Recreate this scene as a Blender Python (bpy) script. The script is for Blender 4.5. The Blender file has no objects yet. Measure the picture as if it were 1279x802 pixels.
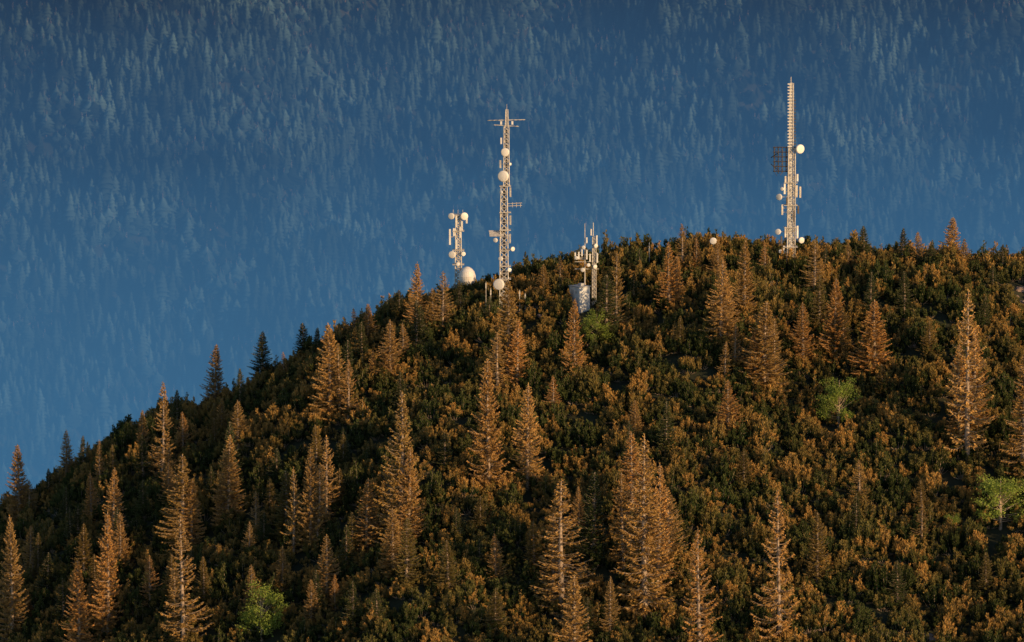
import bpy, math
import numpy as np
from mathutils import Vector, noise as mnoise
R = np.random.default_rng(11)
scene = bpy.context.scene
coll = scene.collection
scene.view_settings.view_transform = 'Standard'
scene.view_settings.look = 'None'
scene.view_settings.exposure = 0

# ------------------------------------------------------------------ camera
CZ = 700.0
F = 5710.0
PITCH = math.radians(8.0)
cam_d = bpy.data.cameras.new("camera")
cam = bpy.data.objects.new("camera", cam_d)
coll.objects.link(cam)
cam.location = (0, 0, CZ)
cam.rotation_euler = (math.radians(90) - PITCH, 0, 0)
cam_d.sensor_width = 36
cam_d.lens = 36 * F / 1279
cam_d.clip_start = 1
cam_d.clip_end = 30000
cam_d.dof.use_dof = True
cam_d.dof.focus_distance = 985
cam_d.dof.aperture_fstop = .38
scene.camera = cam
cp, sp = math.cos(PITCH), math.sin(PITCH)

def ray(px, py):
    dx = (px - 639.5) / F
    dy = (401 - py) / F
    return dx, cp + dy * sp, -sp + dy * cp

def at_depth(px, py, Y):
    a, b, c = ray(px, py)
    t = Y / b
    return a * t, Y, CZ + c * t

def project(X, Y, Z):
    dz = Z - CZ
    depth = Y * cp - dz * sp
    up = Y * sp + dz * cp
    return 639.5 + F * X / depth, 401 - F * up / depth

SUN_EL, SX, SY = 12.0, .76, -.65
# ------------------------------------------------------------------ terrain
SIL = [(-1500, 1350), (-800, 1010), (-300, 800), (-100, 690), (0, 640), (60, 603), (130, 553), (200, 515), (270, 495),
       (330, 462), (400, 428), (450, 402), (520, 370), (600, 350), (680, 334), (780, 321), (880, 309), (920, 305),
       (980, 316), (1050, 314), (1120, 319), (1200, 322), (1279, 322), (1400, 330), (1700, 380), (2300, 560), (3000, 900)]
_sx, _sz = [], []
for a, b in SIL:
    X, Y, Z = at_depth(a, b + 15, 1000)
    _sx.append(X); _sz.append(Z)
_sx = np.array(_sx); _sz = np.array(_sz)
_fx = np.arange(-420, 520, 2.0)
_fz = np.interp(_fx, _sx, _sz)
k = np.hanning(9); k /= k.sum()
_fz[4:-4] = np.convolve(_fz, k, 'same')[4:-4]

def wav(x, y, s, seed):
    r = np.random.default_rng(seed)
    o = 0
    for i in range(6):
        a = r.uniform(0, math.tau); p = r.uniform(0, math.tau); q = r.uniform(.6, 1.6)
        o = o + np.sin((x * math.cos(a) + y * math.sin(a)) * math.tau / s * q + p)
    return o / 3.0

def height(x, y):
    x = np.asarray(x, float); y = np.asarray(y, float)
    zc = np.interp(x, _fx, _fz)
    out = np.maximum(np.abs(x - 50) - 450, 0)
    zc = zc - out * 0.6
    yc = 1000 + 8 * np.sin(x / 35.0)
    t = yc - y
    fr = 0.47 * (np.sqrt(t * t + 24.0 ** 2) - 24.0)
    bk = 0.70 * (np.sqrt(t * t + 24.0 ** 2) - 24.0)
    h = zc - np.where(t > 0, fr, bk)
    near = np.clip(1 - (np.abs(t) - 250) / 200, 0, 1)
    amp = np.clip(np.abs(t) / 25, 0.15, 1)
    h = h + near * amp * (2.0 * wav(x, y, 45, 1) + 0.6 * wav(x, y, 16, 2))
    # valley + far mountain side, with spurs running diagonally down the slope
    u = y - 3400 - 120 * np.sin(x / 210 + y / 400 + 2.4) - 42 * np.sin(x / 90 - y / 260) - 22 * np.sin(x / 47 + y / 150 + 2)
    v = CZ - 850 + 0.55 * 0.5 * (u + np.sqrt(u * u + 260.0 ** 2)) + 9 * wav(x, y, 140, 5)
    d = h - v
    return v + 0.5 * (d + np.sqrt(d * d + 100.0)) - 0.0

def pick(px, py):
    a, b, c = ray(px, py)
    Y = np.arange(650, 1100, 0.4)
    t = Y / b
    z = CZ + c * t
    hh = height(a * t, Y)
    ok = np.nonzero(hh >= z)[0]
    i = ok[0] if len(ok) else int(np.argmin(z - hh))
    return float(a * t[i]), float(Y[i]), float(hh[i])

def make_mesh(name, verts, quads, mats, midx=None, tip=None, smooth=False):
    verts = np.asarray(verts, np.float32); quads = np.asarray(quads, np.int32)
    me = bpy.data.meshes.new(name)
    me.vertices.add(len(verts)); me.vertices.foreach_set("co", verts.ravel())
    me.loops.add(quads.size); me.loops.foreach_set("vertex_index", quads.ravel())
    me.polygons.add(len(quads))
    me.polygons.foreach_set("loop_start", np.arange(len(quads), dtype=np.int32) * 4)
    me.polygons.foreach_set("loop_total", np.full(len(quads), 4, np.int32))
    for m in mats: me.materials.append(m)
    if midx is not None: me.polygons.foreach_set("material_index", np.asarray(midx, np.int32))
    me.update(calc_edges=True)
    if smooth: me.polygons.foreach_set("use_smooth", np.ones(len(quads), bool))
    if tip is not None:
        at = me.attributes.new("tip", 'FLOAT', 'POINT')
        at.data.foreach_set("value", np.asarray(tip, np.float32))
    me.validate()
    return me

# ------------------------------------------------------------------ materials
def new_mat(name):
    m = bpy.data.materials.new(name); m.use_nodes = True
    nt = m.node_tree; nt.nodes.clear()
    out = nt.nodes.new("ShaderNodeOutputMaterial")
    return m, nt, out

def foliage_mat(name, dark, light, objcol=False, trans=0.25, var=0.5, nscale=0.06, alt=None, patch=0.0):
    m, nt, out = new_mat(name)
    N = nt.nodes.new; L = nt.links.new
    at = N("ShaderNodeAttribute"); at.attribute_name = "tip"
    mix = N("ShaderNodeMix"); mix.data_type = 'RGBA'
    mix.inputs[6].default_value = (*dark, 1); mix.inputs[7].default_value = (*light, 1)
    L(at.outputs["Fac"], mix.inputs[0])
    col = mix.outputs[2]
    oi = N("ShaderNodeObjectInfo")
    geo = N("ShaderNodeNewGeometry")
    nz = N("ShaderNodeTexNoise"); nz.inputs["Scale"].default_value = nscale; nz.inputs["Detail"].default_value = 3
    L(geo.outputs["Position"], nz.inputs["Vector"])
    if alt is not None:
        a = N("ShaderNodeMath"); a.operation = 'ADD'; L(nz.outputs["Fac"], a.inputs[0]); L(oi.outputs["Random"], a.inputs[1])
        mr0 = N("ShaderNodeMapRange"); mr0.inputs[1].default_value = .75; mr0.inputs[2].default_value = 1.35
        L(a.outputs[0], mr0.inputs[0])
        m2 = N("ShaderNodeMix"); m2.data_type = 'RGBA'; m2.inputs[7].default_value = (*alt, 1)
        ma = N("ShaderNodeMath"); ma.operation = 'MULTIPLY'; L(at.outputs["Fac"], ma.inputs[1])
        L(mr0.outputs[0], ma.inputs[0])
        L(ma.outputs[0], m2.inputs[0]); L(col, m2.inputs[6]); col = m2.outputs[2]
    if objcol:
        mm = N("ShaderNodeMix"); mm.data_type = 'RGBA'; mm.blend_type = 'MULTIPLY'; mm.inputs[0].default_value = 1
        L(col, mm.inputs[6]); L(oi.outputs["Color"], mm.inputs[7]); col = mm.outputs[2]
    mr = N("ShaderNodeMapRange"); mr.inputs[3].default_value = 1 - var * .6; mr.inputs[4].default_value = 1 + var * .6
    L(oi.outputs["Random"], mr.inputs[0])
    val = mr.outputs[0]
    if patch:
        mp = N("ShaderNodeMapRange"); mp.inputs[1].default_value = .36; mp.inputs[2].default_value = .64
        mp.inputs[3].default_value = 1 - patch; mp.inputs[4].default_value = 1 + patch
        L(nz.outputs["Fac"], mp.inputs[0])
        mu = N("ShaderNodeMath"); mu.operation = 'MULTIPLY'; L(val, mu.inputs[0]); L(mp.outputs[0], mu.inputs[1]); val = mu.outputs[0]
    hs = N("ShaderNodeHueSaturation"); L(col, hs.inputs["Color"]); L(val, hs.inputs["Value"])
    col = hs.outputs[0]
    d = N("ShaderNodeBsdfDiffuse"); t = N("ShaderNodeBsdfTranslucent"); ms = N("ShaderNodeMixShader")
    ms.inputs[0].default_value = trans
    L(col, d.inputs[0]); L(col, t.inputs[0]); L(d.outputs[0], ms.inputs[1]); L(t.outputs[0], ms.inputs[2])
    L(ms.outputs[0], out.inputs[0])
    return m

def solid_mat(name, c1, c2, scale=2.0, rough=.8, metal=0.0, bump=0.0):
    m, nt, out = new_mat(name)
    N = nt.nodes.new; L = nt.links.new
    tc = N("ShaderNodeTexCoord")
    nz = N("ShaderNodeTexNoise"); nz.inputs["Scale"].default_value = scale; nz.inputs["Detail"].default_value = 6
    L(tc.outputs["Object"], nz.inputs["Vector"])
    cr = N("ShaderNodeValToRGB"); cr.color_ramp.elements[0].position = .35; cr.color_ramp.elements[1].position = .65
    cr.color_ramp.elements[0].color = (*c1, 1); cr.color_ramp.elements[1].color = (*c2, 1)
    L(nz.outputs["Fac"], cr.inputs[0])
    b = N("ShaderNodeBsdfPrincipled"); b.inputs["Roughness"].default_value = rough; b.inputs["Metallic"].default_value = metal
    L(cr.outputs[0], b.inputs["Base Color"])
    if bump:
        bp = N("ShaderNodeBump"); bp.inputs["Strength"].default_value = bump; L(nz.outputs["Fac"], bp.inputs["Height"]); L(bp.outputs[0], b.inputs["Normal"])
    L(b.outputs[0], out.inputs[0])
    return m

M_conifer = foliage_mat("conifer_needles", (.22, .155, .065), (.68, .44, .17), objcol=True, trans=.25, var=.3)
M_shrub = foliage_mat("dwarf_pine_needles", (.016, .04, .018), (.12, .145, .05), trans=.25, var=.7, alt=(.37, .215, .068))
M_leaf = foliage_mat("broadleaf_leaves", (.17, .25, .05), (.36, .44, .10), trans=.4, var=.2)
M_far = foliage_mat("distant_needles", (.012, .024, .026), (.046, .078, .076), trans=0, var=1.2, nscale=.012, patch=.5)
M_bark = solid_mat("bark", (.2, .15, .11), (.42, .33, .25), 3.0)
M_rock = solid_mat("limestone", (.20, .14, .12), (.34, .25, .21), 0.8, .9, 0, .6)
M_steel = solid_mat("galvanised_steel", (.42, .40, .37), (.66, .63, .58), 1.5, .6, 0.1)
M_white = solid_mat("white_radome", (.64, .63, .60), (.80, .79, .77), .6, .5)
M_dark = solid_mat("dark_steel", (.05, .045, .045), (.09, .08, .075), 2, .6)
M_wall = solid_mat("shelter_wall", (.50, .54, .58), (.62, .66, .7), .7, .8)
M_roof = solid_mat("shelter_roof", (.3, .32, .34), (.42, .43, .44), 1, .6)
M_ground = solid_mat("mountain_ground", (.016, .026, .012), (.036, .038, .018), .12, .95)

# ------------------------------------------------------------------ ground sheet
def axis(segs):
    o = []
    for a, b, s in segs: o += list(np.arange(a, b, s))
    return np.array(o + [segs[-1][1]], float)
gx = axis([(-7000, -1600, 200), (-1600, -240, 20), (-240, 260, 3.0), (260, 1600, 20), (1600, 7000, 200)])
gy = axis([(-600, 700, 50), (700, 830, 10), (830, 1080, 3.0), (1080, 1300, 10), (1300, 3000, 50), (3000, 5000, 18), (5000, 9000, 120)])
GX, GY = np.meshgrid(gx, gy)
GZ = height(GX, GY)
nx, ny = len(gx), len(gy)
vv = np.stack([GX.ravel(), GY.ravel(), GZ.ravel()], 1)
ii = (np.arange(ny - 1)[:, None] * nx + np.arange(nx - 1)[None]).ravel()
ter = bpy.data.objects.new("mountain_terrain", make_mesh("mountain_terrain", vv, np.stack([ii, ii + 1, ii + nx + 1, ii + nx], 1), [M_ground], smooth=True))
coll.objects.link(ter)

# ------------------------------------------------------------------ foliage building blocks
def nrm(a): return a / np.maximum(np.linalg.norm(a, axis=1, keepdims=True), 1e-9)
class Veg:
    def __init__(s): s.v = []; s.q = []; s.m = []; s.t = []; s.n = 0
    def kites(s, P, D, L, W, tip, mi=0):
        n = len(P); D = nrm(D)
        S = nrm(np.cross(D, R.normal(size=(n, 3))))
        L = np.broadcast_to(L, (n,))[:, None]; W = np.broadcast_to(W, (n,))[:, None]
        a = P; b = P + D * L * .45 + S * W; c = P + D * L; d = P + D * L * .45 - S * W
        V = np.stack([a, b, c, d], 1).reshape(-1, 3)
        s.v.append(V); s.q.append(np.arange(4 * n).reshape(n, 4) + s.n)
        s.m.append(np.full(n, mi)); s.t.append(np.repeat(np.broadcast_to(tip, (n,)), 4)); s.n += 4 * n
    def tube(s, pts, rad, k=4, mi=1):
        pts = np.asarray(pts, float); n = len(pts)
        d = nrm(np.gradient(pts, axis=0))
        ref = np.array([[1., 0, 0]]) if abs(d[0][2]) > .7 else np.array([[0, 0, 1.]])
        u = nrm(np.cross(d, np.repeat(ref, n, 0))); w = np.cross(d, u)
        a = np.arange(k) * math.tau / k
        V = pts[:, None] + np.asarray(rad)[:, None, None] * (u[:, None] * np.cos(a)[None, :, None] + w[:, None] * np.sin(a)[None, :, None])
        s.v.append(V.reshape(-1, 3))
        q = []
        for i in range(n - 1):
            for j in range(k): q.append([i * k + j, i * k + (j + 1) % k, (i + 1) * k + (j + 1) % k, (i + 1) * k + j])
        s.q.append(np.array(q) + s.n); s.m.append(np.full(len(q), mi)); s.t.append(np.zeros(n * k)); s.n += n * k
    def skirt(s, z0, z1, r0, r1, k, t0, t1, jit=.3):
        a = np.arange(k) * math.tau / k + R.uniform(0, 1)
        jr = 1 + R.uniform(-jit, jit, k) * 1.0
        jr[::2] *= 1.25
        top = np.stack([r0 * np.cos(a), r0 * np.sin(a), np.full(k, z1)], 1)
        bot = np.stack([r1 * jr * np.cos(a), r1 * jr * np.sin(a), z0 - (jr - 1) * r1 * .5], 1)
        s.v.append(np.concatenate([top, bot]))
        q = [[j, (j + 1) % k, k + (j + 1) % k, k + j] for j in range(k)]
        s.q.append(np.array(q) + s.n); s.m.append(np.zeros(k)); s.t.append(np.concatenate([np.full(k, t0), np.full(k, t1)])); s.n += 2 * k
    def mesh(s, name, mats):
        return make_mesh(name, np.concatenate(s.v), np.concatenate(s.q), mats, np.concatenate(s.m), np.concatenate(s.t))

def conifer(name, H=18.0, Rb=3.0, dens=1.0, gap=0.1, bare=0.06, droop=.12, step=1.0):
    g = Veg()
    bend = R.normal(size=2) * .15
    def ax(z): return np.array([bend[0] * math.sin(z / H * 3), bend[1] * math.sin(z / H * 2.4), z])
    zs = np.linspace(-1.0, H, 14)
    g.tube([ax(z) for z in zs], .04 + .25 * (1 - np.clip(zs / H, 0, 1)) ** .9, 7)
    z = H * bare
    lean = R.uniform(0, math.tau)
    while z < H - .25:
        f = z / H
        nb = int(R.integers(5, 8))
        a0 = R.uniform(0, math.tau)
        for b in range(nb):
            if R.random() < gap: continue
            az = a0 + b * math.tau / nb + R.normal() * .25
            Lb = Rb * (1 - f) ** .83 * R.uniform(.5, 1.25) * (1 + .15 * math.cos(az - lean)) + .14
            if f < .2: Lb *= R.uniform(.6, 1)
            el = 0.75 * f - .26 + R.normal() * .09
            hd = np.array([math.cos(az), math.sin(az), 0])
            tt = np.linspace(0, 1, 5)
            P = ax(z + R.normal() * .1)[None] + hd[None] * (tt * Lb * math.cos(el))[:, None]
            P[:, 2] += tt * Lb * math.sin(el) - droop * Lb * np.sin(tt * math.pi) + .13 * Lb * tt ** 3
            g.tube(P, .015 + (.022 + .014 * Lb) * (1 - tt), 3)
            n = max(6, int(Lb / .044 * dens))
            s = R.uniform(.12, 1, n) ** .8
            Q = np.stack([np.interp(s, tt, P[:, i]) for i in range(3)], 1)
            side = np.cross(hd, [0, 0, 1.])
            sg = R.choice([-1, 1], n)[:, None]
            D = hd[None] * R.uniform(.3, 1.1, (n, 1)) + side[None] * sg * R.uniform(.2, 1.0, (n, 1)) + np.array([[0, 0, 1.]]) * R.uniform(-.9, .35, (n, 1))
            ln = (.26 + .38 * (1 - s)) * R.uniform(.6, 1.4, n) * (0.6 + .5 * (1 - f))
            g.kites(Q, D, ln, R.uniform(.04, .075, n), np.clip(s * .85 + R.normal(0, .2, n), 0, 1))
        z += R.uniform(.3, .54) * (1.1 - .4 * f) * step
    n = 20
    zz = R.uniform(H - 1.2, H + .1, n)
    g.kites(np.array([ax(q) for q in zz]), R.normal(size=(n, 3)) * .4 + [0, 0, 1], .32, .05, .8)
    return g.mesh(name, [M_conifer, M_bark])

CON = [conifer("conifer_a", Rb=2.9), conifer("conifer_b", Rb=3.0, dens=1.3, gap=.05), conifer("conifer_c", Rb=3.0, gap=.25, dens=.85, step=1.15),
       conifer("conifer_d", Rb=3.0, gap=.15, droop=.2), conifer("conifer_e", Rb=3.0, dens=1.4, gap=.05), conifer("conifer_f", Rb=3.0, gap=.28, dens=.75, bare=.12, step=1.1),
       conifer("conifer_g", Rb=3.0, gap=.12, dens=1.1, droop=.05), conifer("conifer_h", Rb=3.0, gap=.3, dens=.95, step=1.05)]

def shrub(name, n_pl=24, Rr=2.1, Hh=2.8):
    g = Veg()
    for i in range(n_pl):
        rr = Rr * math.sqrt(R.random()); a = R.uniform(0, math.tau)
        top = np.array([rr * math.cos(a), rr * math.sin(a), Hh * (1 - .75 * (rr / Rr) ** 2) * R.uniform(.78, 1.18)])
        base = np.array([top[0] * .3, top[1] * .3, 0.])
        mid = np.array([top[0] * .95, top[1] * .95, top[2] * .35])
        tt = np.linspace(0, 1, 6)[:, None]
        P = (1 - tt) ** 2 * base + 2 * tt * (1 - tt) * mid + tt ** 2 * top
        g.tube(P, np.linspace(.05, .012, 6), 3)
        n = 75
        s = R.uniform(.3, 1.0, n) ** .8
        T = np.linspace(0, 1, 6)
        Q = np.stack([np.interp(s, T, P[:, j]) for j in range(3)], 1)
        aa = R.uniform(0, math.tau, n)
        w = .42 * np.sqrt(np.clip(1.06 - s, 0, 1)) + .04
        rad = np.stack([np.cos(aa), np.sin(aa), np.zeros(n)], 1)
        off = R.uniform(.1, .75, n)
        Q = Q + rad * (w * off)[:, None]
        D = rad * R.uniform(.2, .9, (n, 1)) + np.array([[0, 0, 1.]]) * R.uniform(.4, 1.2, (n, 1))
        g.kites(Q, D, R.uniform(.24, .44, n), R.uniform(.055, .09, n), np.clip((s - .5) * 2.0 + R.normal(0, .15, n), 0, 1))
    return g.mesh(name, [M_shrub, M_bark])

def far_tree(name, H=20.0, Rb=3.2, rnd=False):
    g = Veg()
    g.tube([(0, 0, -1), (0, 0, H * .5), (0, 0, H * .95)], [.35, .2, .03], 4)
    if not rnd:
        nt_ = 8
        for i in range(nt_):
            f = i / nt_
            r = Rb * (1 - f) ** .75 * R.uniform(.85, 1.12) + .3
            z0 = H * (.06 + .94 * f); z1 = z0 + H / nt_ * 1.55
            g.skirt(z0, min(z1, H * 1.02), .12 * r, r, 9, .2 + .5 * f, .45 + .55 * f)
    else:
        H *= .72
        for i in range(7):
            f = (i + .5) / 7
            r = Rb * 1.3 * math.sin(math.pi * (f * .85 + .1)) * R.uniform(.8, 1.1)
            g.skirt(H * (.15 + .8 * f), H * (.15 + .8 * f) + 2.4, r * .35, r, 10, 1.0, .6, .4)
    return g.mesh(name, [M_far, M_bark])

def broadleaf(name, H=10.0, Rr=4.0):
    g = Veg()
    g.tube([(0, 0, -1), (.1, 0, H * .3), (.2, .1, H * .6), (.1, 0, H * .9)], [.28, .2, .12, .03], 7)
    for i in range(36):
        f = R.uniform(.2, .95)
        a = R.uniform(0, math.tau)
        rr = Rr * math.sin(math.pi * (f * .8 + .12)) * R.uniform(.45, 1.15)
        s = np.array([.15, 0, H * f * .6]); e = np.array([rr * math.cos(a), rr * math.sin(a), H * f + R.uniform(-.3, .5)])
        tt = np.linspace(0, 1, 5)[:, None]
        m = (s + e) / 2 + [0, 0, -.4]
        P = (1 - tt) ** 2 * s + 2 * tt * (1 - tt) * m + tt ** 2 * e
        g.tube(P, np.linspace(.09, .015, 5), 3)
        n = 130
        c = P[[3, 4]][R.integers(0, 2, n)] + R.normal(size=(n, 3)) * [.48, .48, .32]
        g.kites(c, R.normal(size=(n, 3)), R.uniform(.2, .34, n), R.uniform(.08, .13, n), R.uniform(0, 1, n))
    return g.mesh(name, [M_leaf, M_bark])

# ------------------------------------------------------------------ scatter via geometry nodes
def scatter(name, P, scl, rot, idx, meshes):
    src = bpy.data.collections.new(name + "_source")
    for i, me in enumerate(meshes):
        src.objects.link(bpy.data.objects.new("%s_plant_%02d" % (name, i), me))
    me = bpy.data.meshes.new(name)
    me.vertices.add(len(P)); me.vertices.foreach_set("co", np.asarray(P, np.float32).ravel())
    a = me.attributes.new("scl", 'FLOAT_VECTOR', 'POINT'); a.data.foreach_set("vector", np.asarray(scl, np.float32).ravel())
    a = me.attributes.new("rot", 'FLOAT_VECTOR', 'POINT'); a.data.foreach_set("vector", np.asarray(rot, np.float32).ravel())
    a = me.attributes.new("idx", 'INT', 'POINT'); a.data.foreach_set("value", np.asarray(idx, np.int32))
    ob = bpy.data.objects.new(name, me); coll.objects.link(ob)
    ng = bpy.data.node_groups.new(name + "_nodes", 'GeometryNodeTree')
    ng.interface.new_socket("Geometry", in_out='INPUT', socket_type='NodeSocketGeometry')
    ng.interface.new_socket("Geometry", in_out='OUTPUT', socket_type='NodeSocketGeometry')
    N = ng.nodes.new; L = ng.links.new
    gi = N("NodeGroupInput"); go = N("NodeGroupOutput")
    ci = N("GeometryNodeCollectionInfo"); ci.inputs["Collection"].default_value = src
    ci.inputs["Separate Children"].default_value = True; ci.inputs["Reset Children"].default_value = True
    ip = N("GeometryNodeInstanceOnPoints"); ip.inputs["Pick Instance"].default_value = True
    def na(nm, ty):
        n = N("GeometryNodeInputNamedAttribute"); n.data_type = ty; n.inputs["Name"].default_value = nm
        return next(o for o in n.outputs if o.enabled and o.name == "Attribute")
    L(gi.outputs[0], ip.inputs["Points"]); L(ci.outputs[0], ip.inputs["Instance"])
    L(na("idx", 'INT'), ip.inputs["Instance Index"])
    L(na("rot", 'FLOAT_VECTOR'), ip.inputs["Rotation"]); L(na("scl", 'FLOAT_VECTOR'), ip.inputs["Scale"])
    L(ip.outputs[0], go.inputs[0])
    md = ob.modifiers.new("scatter", 'NODES'); md.node_group = ng
    print(name, len(P))
    return ob

BROAD = [(1047, 466, 534, 54), (327, 726, 800, 66), (1250, 588, 662, 76), (745, 385, 434, 42), (1190, 640, 668, 24)]
SHELTER = pick(724, 385)
# dwarf pine carpet
sp_ = 2.7
X, Y = np.meshgrid(np.arange(-150, 160, sp_), np.arange(835, 1035, sp_))
X = X.ravel() + R.uniform(-1.3, 1.3, X.size); Y = Y.ravel() + R.uniform(-1.3, 1.3, Y.size)
ra = pick(1274, 372)
dens = wav(X, Y, 22, 9) + .5 * wav(X, Y, 9, 10)
keep = (dens > -1.75 + R.normal(0, .15, X.size))
keep &= ((X - ra[0]) ** 2 / 9 + (Y - ra[1]) ** 2 / 40 > 1)
keep &= ((X - SHELTER[0]) ** 2 / 12 + (Y - SHELTER[1] + 4) ** 2 / 40 > 1)
for bx_, _, bb, ww in BROAD[:3]:
    p = pick(bx_, bb); keep &= ((X - p[0]) ** 2 + (Y - p[1] + 3) ** 2 > 12)
keep &= project(X, Y, height(X, Y))[1] < 880
X, Y = X[keep], Y[keep]; dens = dens[keep]
Z = height(X, Y)
n = len(X)
sz = np.clip(1.06 + .22 * wav(X, Y, 13, 12) + R.normal(0, .25, n), .5, 1.8)
scl = np.stack([sz * 1.0, sz * 1.0, sz * R.uniform(.85, 1.3, n)], 1)
rot = np.stack([R.normal(.08, .08, n), R.normal(0, .08, n), R.uniform(0, math.tau, n)], 1)
scatter("dwarf_pine_shrubs", np.stack([X, Y, Z - .1], 1), scl, rot, R.integers(0, 7, n), [shrub("dwarf_pine_%d" % i, n_pl=int(R.integers(20, 30)), Hh=R.uniform(2.3, 3.4)) for i in range(7)])

# distant forest on the opposite mountain side
X, Y = np.meshgrid(np.arange(-620, 620, 5.8), np.arange(3150, 4700, 5.8))
X = X.ravel() + R.uniform(-4, 4, X.size); Y = Y.ravel() + R.uniform(-4, 4, Y.size)
kp = R.random(X.size) < np.clip(.9 + .35 * wav(X, Y, 120, 20), .45, 1)
pxx, pyy = project(X, Y, height(X, Y))
kp &= (pyy > -80) & (pyy < np.interp(pxx, [a for a, b in SIL], [b for a, b in SIL]) + 120)
X, Y = X[kp], Y[kp]; n = len(X)
sz = np.clip(.80 + .2 * wav(X, Y, 80, 21) + R.normal(0, .26, n), .3, 1.8)
ix = R.integers(0, 5, n); ix = np.where((wav(X, Y, 130, 31) + R.normal(0, .4, n)) > .45, 5 + R.integers(0, 2, n), ix)
wd = R.uniform(.85, 1.35, n)
scatter("distant_forest", np.stack([X, Y, height(X, Y) - .3], 1), np.stack([sz * wd, sz * wd, sz * R.uniform(.8, 1.3, n)], 1),
        np.stack([R.normal(0, .03, n), R.normal(0, .03, n), R.uniform(0, math.tau, n)], 1), ix,
        [far_tree("far_tree_%d" % i, Rb=R.uniform(2.8, 4.6)) for i in range(5)] + [far_tree("far_tree_%d" % i, Rb=3.9, rnd=True) for i in (5, 6)])

# ------------------------------------------------------------------ individual conifers
B, G, O = 'b', 'g', 'o'
TREES = [(268,430,515,34,B),(330,415,475,36,G),(378,403,455,38,G),(203,478,605,36,B),(25,555,660,38,B),(83,537,605,28,B),(126,550,615,20,B),
 (15,645,812,42,B),(100,700,830,44,B),(135,640,800,42,B),(143,585,690,36,B),(115,590,660,26,B),(230,645,822,58,B),(228,568,695,58,B),
 (228,515,570,26,B),(287,545,662,46,B),(298,500,565,34,B),(412,405,525,50,B),(435,450,530,28,B),(407,545,655,34,B),(388,560,690,40,B),
 (366,585,695,30,B),(408,668,755,40,B),(500,490,690,62,B),(458,598,695,42,B),(492,635,722,42,B),(488,400,478,38,B),(459,380,435,26,B),
 (520,328,420,30,B),(552,340,420,38,B),(498,362,405,28,G),(634,350,485,50,B),(612,450,625,50,B),(659,480,612,46,B),(719,375,477,34,B),
 (770,315,420,30,B),(836,303,390,36,B),(852,280,345,26,B),(900,325,430,46,B),(930,300,400,34,B),(955,378,496,62,B),(1003,378,460,38,B),
 (1017,300,375,36,B),(1043,348,455,42,B),(1092,375,470,52,B),(918,405,470,26,B),(910,475,550,40,B),(1190,272,326,40,B),(1145,290,340,24,B),
 (1128,285,330,20,G),(1079,282,328,26,G),(1208,365,580,64,B),(1277,440,600,62,B),(1073,575,635,30,B),(1020,640,737,38,O),(975,612,815,56,B),
 (875,660,840,52,B),(806,545,780,72,B),(790,540,650,50,B),(742,590,710,44,G),(703,600,770,78,B),(720,720,860,62,B),(762,720,800,30,B),
 (832,610,710,50,B),(560,675,745,42,O),(680,330,378,26,B),(793,500,550,30,B),(35,600,655,30,B),(897,300,350,26,B),(1100,455,505,28,O),
 (1240,330,365,22,G),(600,620,672,28,O),(555,540,590,26,G),(690,470,520,26,B),(1150,600,650,28,O),(930,560,612,26,O),(330,640,690,26,G),
 (180,600,650,24,G),(60,690,745,28,G),(1230,690,750,30,O),(1120,700,760,32,G),(620,735,800,36,O),(470,735,790,30,G),(850,395,440,22,O),(1160,400,450,28,O),
 (700,345,380,20,G),(755,345,380,20,G),(575,365,405,20,G),(610,370,410,22,G),
 (622,415,500,40,B),(646,400,490,36,B),(424,430,520,34,B),(395,580,690,34,B),(508,560,690,46,B),(486,580,680,34,B),(240,600,690,36,B),(150,640,720,30,B),
 (780,590,720,40,B),(820,580,740,46,B),(690,640,760,44,B),(908,345,425,36,B),(943,410,490,36,B),(968,400,480,34,B),(1085,410,472,36,B),(1200,430,560,44,B),(1218,410,540,40,B),
 (844,320,385,26,B),(540,360,420,26,B),(480,430,480,26,B),(128,690,800,36,B),(440,640,700,28,O),(345,560,610,24,G),(280,590,660,30,B),
 (178,512,572,20,B),(62,585,632,20,G),(222,487,535,20,G),(354,440,480,18,B),(398,410,455,22,G),(441,385,430,20,B),(1058,303,345,20,B),(1030,310,350,18,G),
 (955,303,345,20,B),(868,297,345,20,B),(1165,300,340,18,G),(1205,298,340,20,B),(572,350,395,18,G),(700,322,362,18,B),(800,312,350,18,G),(1252,305,345,18,G),
 (520,375,440,24,G),(300,460,520,22,G),(105,545,600,20,G)]
SX_ = [a for a, b in SIL]; SY_ = [b for a, b in SIL]
for i in range(80):
    x = R.uniform(0, 1279) if i % 3 else R.uniform(0, 620); ys = np.interp(x, SX_, SY_)
    b = R.uniform(ys + 50, 830)
    hh = R.uniform(36, 72) * (1.25 if i % 4 == 0 else 1)
    kd = [B, O, G, O, B, G][int(R.integers(0, 6))]
    if abs(x - 724) < 24 and b < 470: continue
    TREES.append((x, b - hh, b, hh * R.uniform(.36, .5), kd))
COL = {B: [(1.0, .95, .85), (1.06, .9, .75), (.88, .86, .8), (1.1, 1.0, .9), (.78, .78, .68)], G: [(.13, .27, .28), (.17, .32, .30)], O: [(.38, .47, .38), (.48, .52, .40)]}
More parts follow.
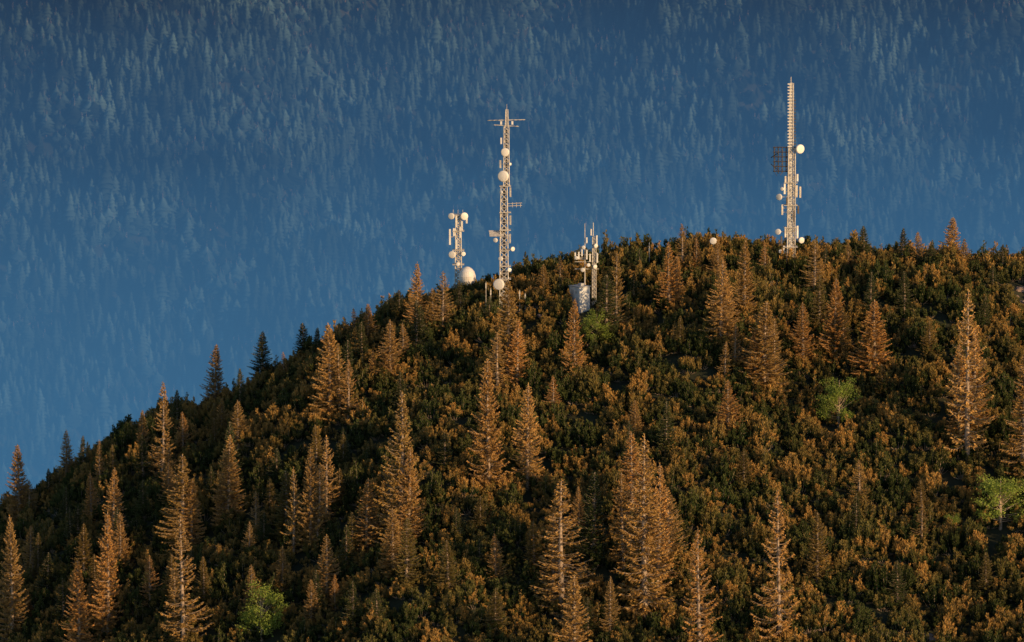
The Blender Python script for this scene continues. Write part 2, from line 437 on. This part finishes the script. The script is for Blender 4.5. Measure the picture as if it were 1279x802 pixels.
def plant(i, x, top, base, w, kd):
    bx, by, bz = pick(x, base)
    t = at_depth(x, top, by)
    H = t[2] - bz + .0
    ws = (w / 2) * by / F
    me = CON[int(R.integers(0, len(CON)))] if kd == B else CON[[1, 4][i % 2]]
    nm = {B: "larch_tree", G: "spruce_tree", O: "young_pine_tree"}[kd]
    ob = bpy.data.objects.new(nm, me); coll.objects.link(ob)
    ob.location = (bx, by, bz)
    s = H / 18.0
    sx = float(np.clip(ws * 1.22 / 3.0, s * .52, s * 2.0))
    ob.scale = (sx, sx, s)
    ob.rotation_euler = (R.normal() * .015, R.normal() * .015, R.uniform(0, math.tau))
    c = COL[kd][int(R.integers(0, len(COL[kd])))]
    f = R.uniform(.8, 1.12)
    ob.color = (c[0] * f, c[1] * f, c[2] * f, 1)
for i, t in enumerate(TREES): plant(i, *t)

# broadleaf trees
BL = [broadleaf("broadleaf_a"), broadleaf("broadleaf_b", Rr=3.6)]
for i, (x, top, base, w) in enumerate(BROAD):
    bx, by, bz = pick(x, base); H = at_depth(x, top, by)[2] - bz
    ob = bpy.data.objects.new("broadleaf_tree", BL[i % 2]); coll.objects.link(ob)
    ob.location = (bx, by, bz); ws = (w / 2) * by / F
    ob.scale = (ws / 4.0, ws / 4.0, H / 10.3); ob.rotation_euler = (0, 0, i * 1.7)

# boulders
import bmesh
def boulder_mesh(seed):
    bm = bmesh.new(); bmesh.ops.create_icosphere(bm, subdivisions=4, radius=1)
    for v in bm.verts:
        p = v.co * 1.1 + Vector((seed * 7, 0, 0))
        v.co *= 1 + .45 * mnoise.noise(p) + .2 * mnoise.noise(p * 3) + .12 * mnoise.noise(p * 8)
        v.co.z *= .6
    me = bpy.data.meshes.new("boulder"); bm.to_mesh(me); bm.free(); me.materials.append(M_rock); return me
BO = [boulder_mesh(i) for i in range(3)]
for i, (x, y, s) in enumerate([(1276, 360, 1.0), (1270, 368, .6), (1278, 376, 1.0), (1273, 386, .7), (1278, 392, .8), (690, 432, 1.0), (676, 396, .8), (514, 462, 1.0), (1145, 430, .8),
                               (768, 455, .9), (1165, 545, 1.0), (560, 505, .8), (730, 430, .9), (1035, 560, .8), (1160, 798, 1.3), (1142, 800, 1.0)]):
    b = pick(x, y + 3); ob = bpy.data.objects.new("boulder", BO[i % 3]); coll.objects.link(ob)
    ob.location = (b[0], b[1], b[2] + (-.1 if i < 5 else s * .4)); ob.scale = (s * 1.3, s, s); ob.rotation_euler = (.4, 0, i * 1.3)

# ------------------------------------------------------------------ mast building
class MB:
    def __init__(s): s.v = []; s.f = []
    def add(s, V, Fc):
        o = len(s.v); s.v += [tuple(p) for p in V]; s.f += [tuple(i + o for i in f) for f in Fc]
    def beam(s, a, b, r, n=6, r2=None):
        s.lathe(a, Vector(b) - Vector(a), [(0, r), ((Vector(b) - Vector(a)).length, r if r2 is None else r2)], n)
    def lathe(s, c, d, prof, n=16):
        c = Vector(c); d = Vector(d).normalized()
        u = d.cross(Vector((0, 0, 1)) if abs(d.z) < .9 else Vector((1, 0, 0))).normalized(); w = d.cross(u)
        V = [c + d * h + (u * math.cos(math.tau * j / n) + w * math.sin(math.tau * j / n)) * r for h, r in prof for j in range(n)]
        Fc = [(i * n + j, i * n + (j + 1) % n, (i + 1) * n + (j + 1) % n, (i + 1) * n + j) for i in range(len(prof) - 1) for j in range(n)]
        Fc += [tuple(range(n))[::-1], tuple(range((len(prof) - 1) * n, len(prof) * n))]
        s.add(V, Fc)
    def box(s, c, sz, yaw=0, tilt=0):
        c = Vector(c); hx, hy, hz = [q / 2 for q in sz]
        ca, sa = math.cos(yaw), math.sin(yaw); ct, st = math.cos(tilt), math.sin(tilt)
        V = []
        for x in (-hx, hx):
            for y in (-hy, hy):
                for z in (-hz, hz):
                    y2, z2 = y * ct - z * st, y * st + z * ct
                    V.append(c + Vector((x * ca - y2 * sa, x * sa + y2 * ca, z2)))
        s.add(V, [(0, 1, 3, 2), (4, 6, 7, 5), (0, 4, 5, 1), (2, 3, 7, 6), (0, 2, 6, 4), (1, 5, 7, 3)])
    def drum(s, c, d, r):
        s.lathe(c, d, [(-.5 * r, .25 * r), (-.3 * r, .6 * r), (0, r), (.45 * r, r), (.55 * r, .85 * r), (.62 * r, .4 * r), (.64 * r, .05 * r)], 20)
    def obj(s, name, mat, parent):
        if not s.v: return
        b = parent.location
        me = bpy.data.meshes.new(name); me.from_pydata([(p[0] - b.x, p[1] - b.y, p[2] - b.z) for p in s.v], [], s.f)
        me.materials.append(mat); me.update()
        bm = bmesh.new(); bm.from_mesh(me); bmesh.ops.recalc_face_normals(bm, faces=bm.faces); bm.to_mesh(me); bm.free()
        ob = bpy.data.objects.new(name, me); coll.objects.link(ob); ob.parent = parent
        return ob

def empty(name, loc):
    e = bpy.data.objects.new(name, None); e.location = loc; coll.objects.link(e); e.empty_display_size = 2; return e

def lattice(mb, T, x, y0, y1, w0, w1, leg=.1, br=.055, step=1.0):
    a = Vector(T(x, y0)); b = Vector(T(x, y1)); H = b.z - a.z
    cor = [(-1, -1), (1, -1), (1, 1), (-1, 1)]
    def pt(z, k):
        w = (w0 + (w1 - w0) * z / H) / 2
        return Vector((a.x + cor[k][0] * w, a.y + cor[k][1] * w, a.z + z))
    for kx in range(4): mb.beam(pt(0, kx), pt(H, kx), leg, 6)
    n = max(2, int(H / (step * (w0 + w1) / 2)))
    for i in range(n):
        z0, z1 = H * i / n, H * (i + 1) / n
        for kx in range(4):
            k2 = (kx + 1) % 4
            mb.beam(pt(z1, kx), pt(z1, k2), br, 4)
            mb.beam(pt(z0, kx), pt(z1, k2), br, 4)
            mb.beam(pt(z0, k2), pt(z1, kx), br, 4)
    return pt

def frame(px, base):
    bx, by, bz = pick(px, base)
    return (bx, by, bz), (lambda x, y, dy=0.0: at_depth(x, y, by + dy))
M = lambda: (MB(), MB(), MB())

# ---- mast D : tall broadcast mast
loc, T = frame(988, 345)
e = empty("broadcast_tower", loc); st, wh, dk = M()
lattice(st, T, 987.5, 345, 185, 1.75, 1.45, .13, .07, 1.0)
lattice(st, T, 988, 185, 104, .95, .75, .09, .05, 1.0)
st.beam(T(988, 104), T(988, 96), .07)
wh.beam(T(987, 345), T(987, 186), .5, 10)
wh.beam(T(987.5, 186), T(987.5, 106), .2, 8)
for i in range(21):
    y = 105 + i * 3.9
    wh.box(T(986.5, y, -.5), (.95, .35, .24)); st.beam(T(984, y), T(992, y), .045, 4)
    if i > 4: dk.box(T(993, y + 1, .1), (.3, .4, .3))
for i in range(40): st.beam(T(990.5, 345 - i * 4.0, -.9), T(993.2, 345 - i * 4.0, -.9), .035, 4)
st.beam(T(990.5, 345, -.9), T(990.5, 188, -.9), .04, 4); st.beam(T(993.2, 345, -.9), T(993.2, 188, -.9), .04, 4)
wh.drum(T(998.5, 186, -.8), (.5, -1, 0), 1.0); st.beam(T(988, 186), T(998, 186, -.6), .07)
for dx, dz in [(967, 0), (972, 0), (977, 0), (982, 0)]: dk.beam(T(dx, 183 + (dx % 3)), T(dx, 217 - (dx % 4)), .12, 4)
for y in (184, 190, 196, 202, 208, 214):
    dk.beam(T(965.5, y, -.3), T(984, y, -.3), .11, 4)
    dk.beam(T(967, y, -.3), T(970.5, y + 6, -1.2), .06, 4); dk.beam(T(978, y, -.3), T(974.5, y + 5, -1.2), .06, 4)
dk.beam(T(963, 197, .6), T(972, 191, -1.4), .1, 4); dk.beam(T(963, 205, .6), T(973, 213, -1.4), .1, 4)
for x, y, r, dx in [(977, 236, .4, -.5), (973.5, 246, .7, -.6), (972, 289.5, .65, -.5), (1000.5, 300, .68, .5), (975, 314, .4, -.3)]:
    wh.drum(T(x, y, -.9), (dx, -1, 0), r); st.beam(T(987, y), T(x, y, -.5), .06)
for x, y, l in [(980, 236, 13), (995, 239, 15), (999.5, 240, 14), (977, 262, 13), (981, 290, 13), (996, 290, 16), (979, 312, 10), (996, 222, 9), (981, 224, 8)]:
    (st if int(x) % 2 else wh).box(T(x, y, -.7), (.38, .25, l * .175), .2); st.beam(T(987, y - 2), T(x, y - 2, -.5), .05, 4); st.beam(T(987, y + 3), T(x, y + 3, -.5), .05, 4)
for x, y, l in [(992, 270, 14), (983, 252, 10), (993, 312, 12), (976, 300, 10), (997, 262, 10)]:
    dk.box(T(x, y, -.8), (.35, .3, l * .175), .2); dk.beam(T(987, y), T(x, y, -.5), .05, 4)
for y in (228, 256, 284, 308): st.box(T(987.5, y), (3.0, 2.4, .12))
st.obj("lattice", M_steel, e); wh.obj("antennas_and_dishes", M_white, e); dk.obj("dipole_array", M_dark, e)

# ---- mast B : tall relay mast
loc, T = frame(632, 392)
e = empty("relay_tower", loc); st, wh, dk = M()
lattice(st, T, 629.5, 395, 232, 2.0, 1.35, .13, .065, .9)
lattice(st, T, 632.5, 232, 158, 1.25, 1.05, .11, .06, .9)
lattice(st, T, 633, 158, 137, .7, .5, .08, .05, .9)
st.beam(T(633, 137), T(633, 130), .05)
dk.beam(T(629.5, 395), T(629.8, 232), .25, 6); dk.beam(T(632.5, 232), T(632.5, 160), .2, 6)
st.beam(T(609, 150.5), T(656, 149.5), .1, 6); st.beam(T(617, 156), T(648, 158), .09, 6)
for x in (611, 617, 623, 643, 649, 654): st.beam(T(x, 150, -1), T(x, 150, 1.0), .06, 4)
for x in (619, 646): st.beam(T(x, 157, -1), T(x, 157, 1.), .06, 4)
for x in (626, 640): wh.box(T(x, 153.5), (.4, .4, .7))
wh.drum(T(631, 190, -1), (-.1, -1, 0), .9); wh.drum(T(629, 220, -1.1), (-.3, -1, 0), 1.2)
for x, y, r, dx in [(623.5, 355, 1.2, -.3), (619, 300, .5, -.5), (640, 311, .5, .6), (625.5, 323, .5, -.3), (636, 337, .45, .3), (637, 205, .3, .6), (626, 240, .35, -.6)]:
    wh.drum(T(x, y, -1.1), (dx, -1, 0), r); st.beam(T(630, y), T(x, y, -.6), .06)
for y in (254.5, 257.5): st.beam(T(634, y), T(652, y - 1), .07, 4)
for x in (640, 645, 650): st.beam(T(x, 253), T(x, 259), .05, 4)
st.box(T(620, 291.5, -.5), (3.1, 2.2, .15), 0.1, .45); st.beam(T(630, 292), T(613, 291), .07)
for x, y, l in [(625, 205, 10), (637.5, 240, 12), (637.5, 275, 12), (625, 268, 10), (637, 298, 12), (624, 310, 10), (626, 176, 8)]:
    (st if int(x) % 2 else wh).box(T(x, y, -.5), (.32, .25, l * .17), -.2); st.beam(T(631, y), T(x, y, -.4), .05, 4)
for y in (232, 265, 287, 312, 332, 348): st.box(T(631, y), (2.5, 2.4, .12))
dk.box(T(628, 389, -1.5), (8.0, 4, .18))
for x in range(606, 652, 9): dk.beam(T(x, 389, -3.4), T(x, 382, -3.4), .05, 4)
dk.beam(T(606, 382, -3.4), T(651, 382, -3.4), .05, 4)
for x, t in ((607, 352), (613, 360), (649, 362), (656, 366)):
    st.beam(T(x, 400, -1), T(x, t, -1), .06, 5); st.box(T(x, t + 5, -1.2), (.26, .2, 1.1))
for x in (608, 631, 649): dk.beam(T(x, 410, -1.4), T(x, 389, -1.4), .12, 6)
st.obj("lattice", M_steel, e); wh.obj("antennas_and_dishes", M_white, e); dk.obj("cable_duct_and_platform", M_dark, e)

# ---- mast A : short relay mast with radome
loc, T = frame(573, 372)
e = empty("antenna_mast", loc); st, wh, dk = M()
lattice(st, T, 572.5, 378, 268, 1.5, 1.15, .12, .07, .9)
for y in (268, 288, 312, 330): st.box(T(572.5, y), (2.6, 2.4, .14))
for x, y, r, dx in [(564, 270, .7, -.4), (579.5, 270, .85, .3), (565, 318, .8, -.3), (578.5, 317, .5, .3), (572, 330, .4, 0)]:
    wh.drum(T(x, y, -1), (dx, -1, 0), r); st.beam(T(572.5, y), T(x, y, -.6), .06)
for x, y, l in [(562, 296, 20), (570, 276, 16), (575, 290, 14), (567, 290, 10), (577, 282, 12), (570, 305, 12), (583, 274, 10)]:
    wh.box(T(x, y, -.8), (.4, .28, l * .175)); st.beam(T(572, y), T(x, y, -.5), .05, 4)
for x in (566, 572, 578): st.beam(T(x, 268), T(x, 262), .05, 4)
wh.lathe(T(583.5, 356, -2.5), (0, 0, 1), [(0, 1.4), (1.0, 1.8), (2.0, 1.9), (3.0, 1.6), (3.6, 1.1), (4.0, .5), (4.1, .05)], 24)
st.obj("lattice", M_steel, e); wh.obj("antennas_and_radome", M_white, e)

# ---- mast C : twin poles
loc, T = frame(737, 380)
e = empty("twin_pole_mast", loc); st, wh, dk = M()
st.beam(T(730.5, 385), T(730.5, 279), .16, 8, .06); st.beam(T(742, 385), T(742, 300), .22, 8, .18); st.beam(T(741, 300), T(741, 278), .09, 6)
lattice(st, T, 742, 385, 296, .9, .8, .07, .045, 1.0)
for y in (318, 327, 336): st.beam(T(718, y), T(748, y), .07, 5)
for x, y, l in [(718.5, 320, 9), (723, 319, 9), (727, 314, 12), (733, 318, 12), (737, 322, 10), (745.5, 300, 12), (738.5, 290, 8), (733, 300, 7), (746, 322, 12)]:
    wh.box(T(x, y, -.6), (.3, .24, l * .175)); st.beam(T(x, y + 4), T(731 if x < 736 else 742, y + 4), .045, 4)
for x, y, r, dx in [(744, 307, .45, .4), (729, 309, .4, -.2), (720, 322, .4, -.3), (735, 331, .4, 0), (743, 333, .45, .3), (728, 337, .45, -.2)]:
    wh.drum(T(x, y, -.8), (dx, -1, 0), r); st.beam(T(742 if x > 737 else 730.5, y), T(x, y, -.5), .05, 4)
st.obj("poles", M_steel, e); wh.obj("antennas_and_dishes", M_white, e)

# ---- equipment shelter
bx, by, bz = SHELTER
e = empty("equipment_shelter", (bx, by, bz))
T = lambda x, y, dy=0: at_depth(x, y, by + dy)
YW = -.95
zt = T(724, 358)[2]; hh = zt - bz + 1.0
w = MB(); w.box((bx, by, zt - hh / 2), (3.4, 3.0, hh), YW); w.obj("walls", M_wall, e)
w = MB(); w.box((bx, by, zt + .13), (3.7, 3.3, .22), YW); w.box((bx + .3, by, zt + .5), (1.0, .8, .5), YW); w.obj("roof", M_roof, e)
ca, sa = math.cos(YW), math.sin(YW)
def face(lx, ly, z): return (bx + lx * ca - ly * sa, by + lx * sa + ly * ca, z)
w = MB(); w.box(face(-.7, -1.52, zt - 1.5), (.8, .08, 1.9), YW)
for q in (-.2, .0, .2): w.box(face(.8, -1.53, zt - 1.0 + q), (.7, .08, .06), YW)
w.obj("door_and_vent", M_roof, e)

# ---- small dish on a post and thin rods on the ridge
loc, T = frame(891, 330)
e = empty("satellite_dish", loc); w = MB(); w.drum(T(891, 301, -.3), (-.2, -1, .1), .75); w.obj("dish", M_white, e)
w = MB(); w.beam(T(891, 332), T(891, 300), .06, 6); w.beam(T(891, 301), T(891, 301, -.4), .06, 6); w.obj("post", M_dark, e)
loc, T = frame(811, 335)
e = empty("antenna_pole", loc); w = MB(); w.beam(T(811, 338), T(811, 303), .07, 6); w.beam(T(809, 308), T(813.5, 308), .05, 4); w.obj("post", M_steel, e)
w = MB(); w.box(T(811, 312, -.2), (.3, .2, .8)); w.obj("panel", M_steel, e)

# ------------------------------------------------------------------ valley haze (homogeneous boxes that absorb, and glow blue to imitate airlight)
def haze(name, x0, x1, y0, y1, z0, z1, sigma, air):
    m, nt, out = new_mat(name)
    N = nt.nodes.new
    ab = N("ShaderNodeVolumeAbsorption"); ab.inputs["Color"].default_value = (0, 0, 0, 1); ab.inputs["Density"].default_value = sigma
    em = N("ShaderNodeEmission"); em.inputs["Color"].default_value = (*air, 1); em.inputs["Strength"].default_value = sigma  # added emission imitates skylight scattered by the air; nothing here scatters
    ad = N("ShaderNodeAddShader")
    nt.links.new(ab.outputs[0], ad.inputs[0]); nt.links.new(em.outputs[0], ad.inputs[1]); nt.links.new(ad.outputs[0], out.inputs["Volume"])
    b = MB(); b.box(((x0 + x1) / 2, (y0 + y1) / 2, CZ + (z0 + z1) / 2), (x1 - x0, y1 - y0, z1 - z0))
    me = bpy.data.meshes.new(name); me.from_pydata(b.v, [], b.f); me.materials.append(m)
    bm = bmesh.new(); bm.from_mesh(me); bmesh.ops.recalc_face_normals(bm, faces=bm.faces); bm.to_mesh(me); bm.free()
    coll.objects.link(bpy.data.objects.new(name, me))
haze("glowing_valley_haze", -6000, 6000, 1400, 8000, -1100, -140, .00013, (.072, .165, .33))
haze("glowing_valley_haze", -5900, 5900, 1420, 7900, -1080, -290, .00013, (.045, .255, .52))
haze("glowing_valley_haze", -5800, 5800, 1440, 7800, -1060, -420, .00018, (.125, .36, .60))

# ------------------------------------------------------------------ light
rotz = math.atan2(SX, SY)
w = bpy.data.worlds.new("World"); scene.world = w; w.use_nodes = True
nt = w.node_tree; bg = nt.nodes["Background"]
sky = nt.nodes.new("ShaderNodeTexSky"); sky.sky_type = 'NISHITA'; sky.sun_disc = False
sky.sun_elevation = math.radians(SUN_EL); sky.sun_rotation = rotz; sky.altitude = 1500
nt.links.new(sky.outputs[0], bg.inputs[0]); bg.inputs[1].default_value = .115
sd = bpy.data.lights.new("sun", 'SUN'); sd.energy = 5.0; sd.angle = math.radians(.5); sd.color = (1.0, .63, .30)
so = bpy.data.objects.new("sun", sd); coll.objects.link(so)
ce = math.cos(math.radians(SUN_EL)); h = math.hypot(SX, SY)
dv = Vector((SX / h * ce, SY / h * ce, math.sin(math.radians(SUN_EL))))
so.rotation_euler = dv.to_track_quat('Z', 'Y').to_euler(); so.location = (300, 600, 900)
print("trees", len(TREES), "done")
